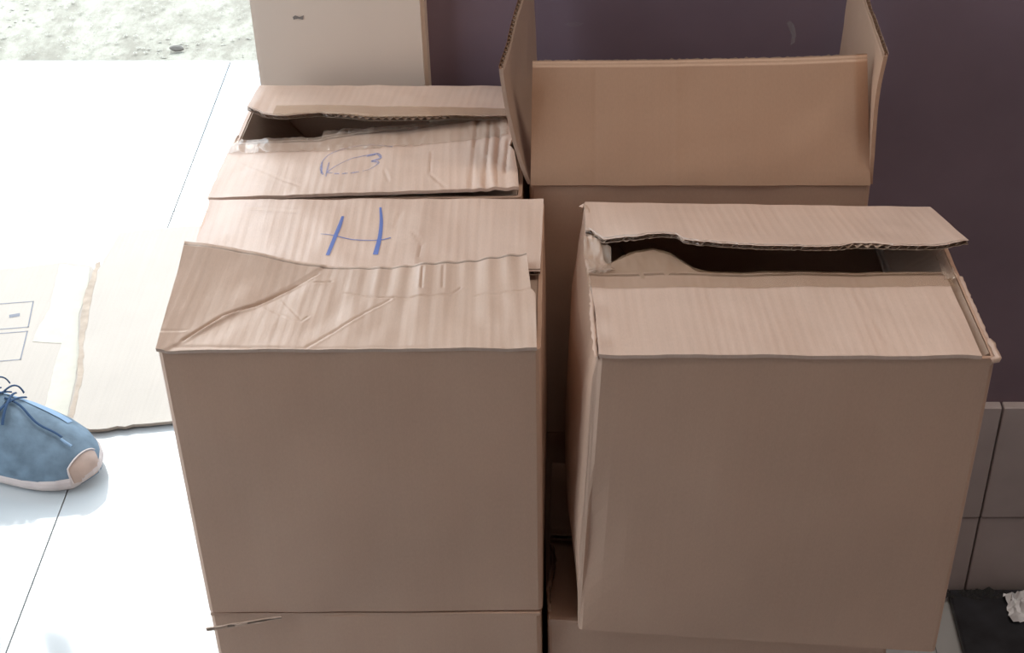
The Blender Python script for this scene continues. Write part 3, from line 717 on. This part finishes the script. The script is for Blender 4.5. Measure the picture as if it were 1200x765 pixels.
def sneaker(heel, hd, sdv, tag_):
    # stations: s, half width, top height, centre shift
    st = [(0.0, .004, .045, 0), (.004, .020, .085, 0), (.012, .029, .100, 0), (.03, .034, .106, 0), (.06, .036, .104, 0), (.09, .037, .098, 0), (.115, .039, .094, .001), (.14, .042, .086, .002), (.165, .046, .077, .003),
          (.19, .049, .068, .004), (.21, .050, .060, .004), (.23, .0485, .053, .003), (.25, .043, .046, .001), (.265, .035, .040, -.002), (.276, .024, .033, -.004), (.283, .010, .026, -.005), (.285, .002, .020, -.005)]
    st = [(a*SC, b*SC, c_*SC*1.10, d*SC) for a, b, c_, d in st]
    NP = 28
    def sec(s, hw, ht, c, zb, k=0):
        out = []
        for i in range(NP+1):
            a = math.pi*i/NP; x = -math.cos(a); y = math.sin(a)
            yy = y**.70
            out.append(heel + hd*s + sdv*(c + hw*x*(1 - .12*y)) + zu*(zb + (ht-zb)*yy))
        return out
    V = []; FA = []
    for (s, hw, ht, c) in st:
        pts = sec(s, hw, ht, c, .012)
        for q in pts: 
            wr = .0012*fbm(q.x*60, q.y*60, q.z*40)
            V.append(q+zu*wr)
    n = NP+1
    for a in range(len(st)-1):
        for i in range(NP): k = a*n+i; FA.append((k, k+n, k+n+1, k+1))
    up = link('sneaker', V, FA, M_blue, PN, bP, smooth=True)
    # sole
    V, FA = [], []; zs = lambda s: .010*max(0, (s-.27)/.085)**2
    m = 40; ring = []
    so_pts = []
    for s, hw, ht, c in st: so_pts.append((s*1.012-.002, c-hw-.0015))
    for s, hw, ht, c in reversed(st): so_pts.append((s*1.012-.002, c+hw+.0015))
    lv = [(.0, -.005), (.004, -.002), (.010, -.0005), (.016, -.001), (.021, -.003)]
    k_ = len(so_pts)
    for z, off in lv:
        for s, y in so_pts:
            sg = 1 if y > 0 else -1
            V.append(heel+hd*(s+off*(1 if s > .14 else -1)*(1 if (s < .01 or s > .345) else 0)) + sdv*(y+sg*off) + zu*(z+zs(s)*(1 if z < .01 else .8)))
    for a in range(len(lv)-1):
        for i in range(k_): FA.append((a*k_+i, a*k_+(i+1) % k_, (a+1)*k_+(i+1) % k_, (a+1)*k_+i))
    FA.append(tuple(reversed(range(k_)))); FA.append(tuple((len(lv)-1)*k_+i for i in range(k_)))
    link('sole', V, FA, M_sole, up, bP, smooth=False)
    # tan toe guard wrapping the tip, and pale piping
    def skinpt(s, a, off):
        s = s*SC
        for (p, q) in zip(st, st[1:]):
            if p[0] <= s <= q[0]:
                t = (s-p[0])/(q[0]-p[0]); hw, ht, c = [p[i]+(q[i]-p[i])*t for i in (1, 2, 3)]; break
        x, y = -math.cos(a), math.sin(a)**.75; 
        pt = heel+hd*s+sdv*(c+hw*x*(1-.12*math.sin(a)))+zu*(.014+(ht-.014)*y)
        nrm = (sdv*x*.8+zu*y*.8+hd*(.5 if s > .32 else .1)).normalized(); return pt+nrm*off
    V, FA = [], []
    ga, gs = 16, 8
    for i in range(ga+1):
        a = .04+(1.9)*i/ga
        s0 =   .264+.020*abs((i/ga)-.25)
        for j in range(gs+1): V.append(skinpt(s0+(.2848-s0)*j/gs, a, .0022))
    for i in range(ga):
        for j in range(gs): k = i*(gs+1)+j; FA.append((k, k+1, k+gs+2, k+gs+1))
    link('toe_guard', V, FA, M_guard, up, bP, smooth=True)
    def tube(path, r, name, mat, closed=False):
        V, FA = [], []; m = 8
        for k, p in enumerate(path):
            d = (path[min(k+1, len(path)-1)]-path[max(0, k-1)]).normalized(); a = d.cross(zu); a = a.normalized() if a.length > .01 else V3(1, 0, 0); b = d.cross(a)
            for q in range(m): t = 2*math.pi*q/m; V.append(p+a*math.cos(t)*r+b*math.sin(t)*r*.6)
        for k in range(len(path)-1):
            for q in range(m): FA.append((k*m+q, k*m+(q+1) % m, (k+1)*m+(q+1) % m, (k+1)*m+q))
        return link(name, V, FA, mat, up, bP, smooth=True)
    tube([skinpt(  .264+.020*abs(i/24-.25)-.001, .04+1.9*i/24, .003) for i in range(25)], .0015, 'toe_piping', M_sole)
    # pale vamp stripe on the far side and tongue
    V, FA = [], []
    for i in range(9):
        for j in range(25): V.append(skinpt(.15+.09*j/24, 2.02+.42*i/8*(1-.4*j/24), .0012))
    for i in range(8):
        for j in range(24): k = i*25+j; FA.append((k, k+1, k+26, k+25))
    link('vamp_panel', V, FA, M_bluel, up, bP, smooth=True)
    V, FA = [], []
    for i in range(9):
        for j in range(15): V.append(skinpt(.085+.09*j/14, 1.25+.65*i/8, .0045-.002*j/14)+zu*(.016*max(0, 1-j/5)))
    for i in range(8):
        for j in range(14): k = i*15+j; FA.append((k, k+1, k+16, k+15))
    link('tongue', V, FA, M_blue, up, bP, smooth=True)
    for k in range(5):
        s = .105+.017*k
        tube([skinpt(s+.012*t/10, 1.0+1.15*t/10, .0055) for t in range(11)], .0022, 'lace', M_lace)
        tube([skinpt(s+.012*(1-t/10), 1.0+1.15*t/10, .0065) for t in range(11)], .0022, 'lace', M_lace)
    # loose lace ends
    tube([skinpt(.172+.075*t/16, 1.72-.40*t/16+.06*math.sin(t*.5), .0045) for t in range(17)], .0019, 'lace', M_lace)
    tube([skinpt(.247+.012*t/4, 1.32-.05*t/4, .0045) for t in range(5)], .0021, 'lace_tip', M_bluel)
    tube([skinpt(.165-.012*t/10, 1.9+.045*t, .004+.010*math.sin(t/10*3)) + hd*.035*t/10 for t in range(11)], .0018, 'lace', M_lace)
    tube([skinpt(.150, 1.7+.05*t, .006+.016*math.sin(t/10*2.6)) + hd*.02*t/10 for t in range(11)], .0018, 'lace', M_lace)
    return up
s1 = sneaker(heel, hd, sdv, 'r')
heel2 = heel + sdv*.20 + hd*-.42
s2 = sneaker(heel2, hd, sdv, 'l')
def skin_figure(name, joints, edges, radii, mat, sub=2):
    me = bpy.data.meshes.new(name); me.from_pydata([tuple(Vector(j)-bP) for j in joints], edges, []); me.materials.append(mat)
    o = bpy.data.objects.new(name, me); C.objects.link(o); o.parent = PN
    sk = o.modifiers.new('skin', 'SKIN'); sk.use_smooth_shade = True
    for k, r in enumerate(radii): me.skin_vertices[0].data[k].radius = (r, r) if isinstance(r, float) else r
    me.skin_vertices[0].data[0].use_root = True
    s = o.modifiers.new('sub', 'SUBSURF'); s.levels = sub; s.render_levels = sub
    return o
a1 = heel+hd*.055+zu*.085; a2 = heel2+hd*.055+zu*.085
mid = (a1+a2)/2
hip = V3(mid.x, mid.y, .93)
k1, k2 = a1.lerp(hip, .5)+hd*.02, a2.lerp(hip, .5)+hd*.02; k1.z = k2.z = .50
h1, h2 = hip+sdv*-.09-zu*.03, hip+sdv*.09-zu*.03
skin_figure('trousers', [hip, h1, k1, a1+zu*.03, h2, k2, a2+zu*.03, hip+zu*.12], [(0, 1), (1, 2), (2, 3), (0, 4), (4, 5), (5, 6), (0, 7)], [(.15, .12), .095, .072, .062, .095, .072, .062, (.15, .11)], M_trou)
ch = hip+zu*.42; nk = hip+zu*.55
shL, shR = ch+sdv*-.17+zu*.07, ch+sdv*.17+zu*.07
elL, elR = shL+sdv*-.05-zu*.28, shR+sdv*.05-zu*.28
wrL, wrR = elL+hd*.08-zu*.24, elR+hd*.08-zu*.24
skin_figure('shirt', [hip+zu*.04, hip+zu*.22, ch, nk-zu*.02, shL, elL, shR, elR], [(0, 1), (1, 2), (2, 3), (2, 4), (4, 5), (2, 6), (6, 7)], [(.16, .12), (.14, .11), (.16, .11), .06, .065, .05, .065, .05], M_shirt)
# head, neck, arms and hands as one skin-coloured body under the clothes
J_ = [ch, nk, nk+zu*.06+hd*.01, nk+zu*.16+hd*.03, nk+zu*.24+hd*.01, shL, elL, wrL, wrL-zu*.06+hd*.01, shR, elR, wrR, wrR-zu*.06+hd*.01, hip+zu*.1, nk+zu*.12+hd*.125]
E_ = [(0, 1), (1, 2), (2, 3), (3, 4), (0, 5), (5, 6), (6, 7), (7, 8), (0, 9), (9, 10), (10, 11), (11, 12), (0, 13), (3, 14)]
R_ = [.09, .055, .055, .088, .07, .045, .038, .026, .030, .045, .038, .026, .030, .10, .014]
for wv in (8, 12):
    for q in range(4):
        n = len(J_); base_ = J_[wv]; o_ = hd*(-.024+.016*q)
        J_ += [base_+o_-zu*.035, base_+o_*1.1-zu*(.062+.006*(q in (1, 2)))]; E_ += [(wv, n), (n, n+1)]; R_ += [.0085, .007]
    n = len(J_); J_ += [J_[wv]+hd*.04-zu*.01]; E_ += [(wv-1, n)]; R_ += [.009]
skin_figure('body', J_, E_, R_, M_skin)
bm = bmesh.new(); bmesh.ops.create_uvsphere(bm, u_segments=24, v_segments=14, radius=.105)
bmesh.ops.delete(bm, geom=[q for q in bm.verts if q.co.z < -.02 and q.co.x > -.0], context='VERTS')
me = bpy.data.meshes.new('hair'); bm.to_mesh(me); bm.free(); me.materials.append(M_hair)
ho = bpy.data.objects.new('hair', me); C.objects.link(ho); ho.parent = PN; ho.location = nk+zu*.19+hd*.012-bP; ho.rotation_euler = (0, 0, HEAD)
